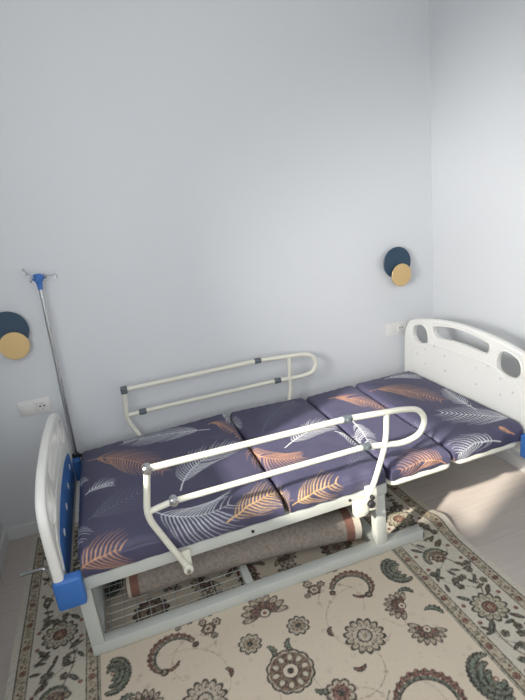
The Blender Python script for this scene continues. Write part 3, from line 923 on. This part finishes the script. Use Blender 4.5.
obj('end_band', roll_seg(0.012, 0.045, RR), M['roll_band'], roll)['label'] = 'red-brown woven end band'
obj('end_band', roll_seg(0.93, 0.968, RR), M['roll_band'], roll)['label'] = 'red-brown woven end band'
obj('end_binding', roll_seg(0.0, 0.012, RR-0.001), M['roll_edge'], roll)
obj('end_binding', roll_seg(0.968, 1.0, RR-0.001), M['roll_edge'], roll)
b = bmesh.new()                                   # spiral of the rolled layers seen at the ends
for s, c in ((-1, pA), (1, pB)):
    b = bmesh.new()
    u = d.cross(Vector((0, 0, 1))).normalized(); w = u.cross(d)
    pts = [c + d*s*0.002 + (u*math.cos(t*0.35) + w*math.sin(t*0.35))*(RR*0.93 - t*0.00068) for t in range(85)]
    tube(b, pts, 0.0028, 6)
    obj('roll_layers', b, M['roll_band'], roll)

# ------------------------------------------------------------------ drip stand clamped at the foot corner
pole_b, pole_t = Vector((-0.046, -0.012-0.05, 0.34)), Vector((-0.010, -0.062, 1.368))
iv = empty('drip_stand', pole_b, 'thin steel drip pole with a blue hook head, at the bed corner by the wall', 'drip stand')
obj('pole', cyl(bmesh.new(), pole_b, pole_b.lerp(pole_t, 0.52), 0.0115, 14), M['steel'], iv)
obj('pole_extension', cyl(bmesh.new(), pole_b.lerp(pole_t, 0.51), pole_t, 0.0095, 14), M['steel'], iv)
b = bmesh.new(); cyl(b, pole_b.lerp(pole_t, 0.07), pole_b.lerp(pole_t, 0.10), 0.019, 16, 0.003)
cyl(b, pole_b.lerp(pole_t, 0.085), pole_b.lerp(pole_t, 0.085) + Vector((0.035, -0.01, 0)), 0.009, 12, 0.002)
obj('clamp', b, M['black'], iv)
b = bmesh.new()
dd = (pole_t-pole_b).normalized()
tube(b, [pole_t - dd*0.030, pole_t - dd*0.012, pole_t + dd*0.006, pole_t + dd*0.012, pole_t + dd*0.040, pole_t + dd*0.046], 0.02, 20, radii=[0.0115, 0.0125, 0.015, 0.021, 0.023, 0.016])
for k in range(4):
    a = k*math.pi/2 + 0.5
    p = pole_t + dd*0.026 + Vector((math.cos(a), math.sin(a), 0))*0.018
    cyl(b, p, p + Vector((math.cos(a), math.sin(a), 0))*0.012, 0.010, 12, 0.003)
obj('hook_hub', b, M['blue'], iv)['label'] = 'blue plastic hub'
for k in range(4):
    a = (-0.30, 2.6, 1.2, 4.35)[k]; h = Vector((math.cos(a), math.sin(a), 0)); s0 = pole_t + dd*0.028 + h*0.026
    if k > 1: L = 0.020
    else: L = 0.045
    z = Vector((0, 0, 1))
    if k == 1: h = (h + z*0.75).normalized()
    rings = [s0, s0 + h*L*0.5 + z*0.006, s0 + h*L + z*0.003]
    c = s0 + h*(L+0.012) - z*0.002
    for j in range(15):
        t = math.pi*0.85 - j*0.40
        rings.append(c + h*0.011*math.cos(t) + z*0.011*math.sin(t)*(1 if k != 1 else 1.2) + (h.cross(z))*0.0009*j)
    obj('hook', tube(bmesh.new(), rings, 0.0022, 8), M['steel'], iv)

# ------------------------------------------------------------------ wall lamps
def disc_bm(c, y0, y1, r, bev=0.003):
    return cyl(bmesh.new(), (c[0], y0, c[1]), (c[0], y1, c[1]), r, 64, bev)
def wall_lamp(x, label):
    t = empty('wall_lamp', (x, 0, 1.16), label, 'wall lamp', 'pair of two-disc wall lamps')
    obj('mount', disc_bm((x, 1.158), -0.0005, -0.030, 0.04), M['trim'], t)
    obj('large_disc', disc_bm((x, 1.160), -0.030, -0.040, 0.096), M['navy'], t)['label'] = 'large dark blue disc'
    obj('spacer', disc_bm((x+0.010, 1.095), -0.040, -0.052, 0.018), M['gold'], t)
    obj('small_disc', disc_bm((x+0.014, 1.083), -0.052, -0.060, 0.070), M['gold'], t)['label'] = 'small gold disc'
    return t
wall_lamp(2.020, 'wall lamp of a navy and a gold disc above the head board, near the corner')
wall_lamp(-0.206, 'navy and gold disc wall lamp beside the drip pole, at the left edge')

# ------------------------------------------------------------------ switch and socket plates
def socket_plate(x, z, label):
    t = empty('wall_socket', (x, 0, z), label, 'wall socket', 'pair of double wall plates')
    obj('plate', newbox(x-0.078, x+0.078, -0.010, -0.0005, z-0.041, z+0.041, bevel=0.003), M['socket'], t)
    obj('switch_rocker', newbox(x-0.066, x-0.008, -0.0135, -0.010, z-0.028, z+0.028, bevel=0.0015), M['socket'], t)
    b = newbox(x+0.008, x+0.066, -0.012, -0.010, z-0.028, z+0.028, bevel=0.0008)
    ring = [(x+0.037+0.021*math.cos(a), -0.0130, z+0.021*math.sin(a)) for a in np.linspace(0, 2*math.pi, 33)]
    tube(b, ring, 0.0022, 8, caps=False)
    s = obj('socket_insert', b, M['socket'], t)
    b = bmesh.new()
    for q in (-0.0095, 0.0095): cyl(b, (x+0.037+q, -0.0135, z), (x+0.037+q, -0.0118, z), 0.0048, 12)
    cyl(b, (x+0.037, -0.0135, z+0.015), (x+0.037, -0.0118, z+0.015), 0.0022, 10); cyl(b, (x+0.037, -0.0135, z-0.015), (x+0.037, -0.0118, z-0.015), 0.0022, 10)
    obj('socket_hole', b, M['hole'], s)
    return t
socket_plate(-0.186, 0.732, 'white switch and socket plate on the wall under the left lamp')
socket_plate(2.010, 0.732, 'white switch and socket plate on the wall behind the head board')
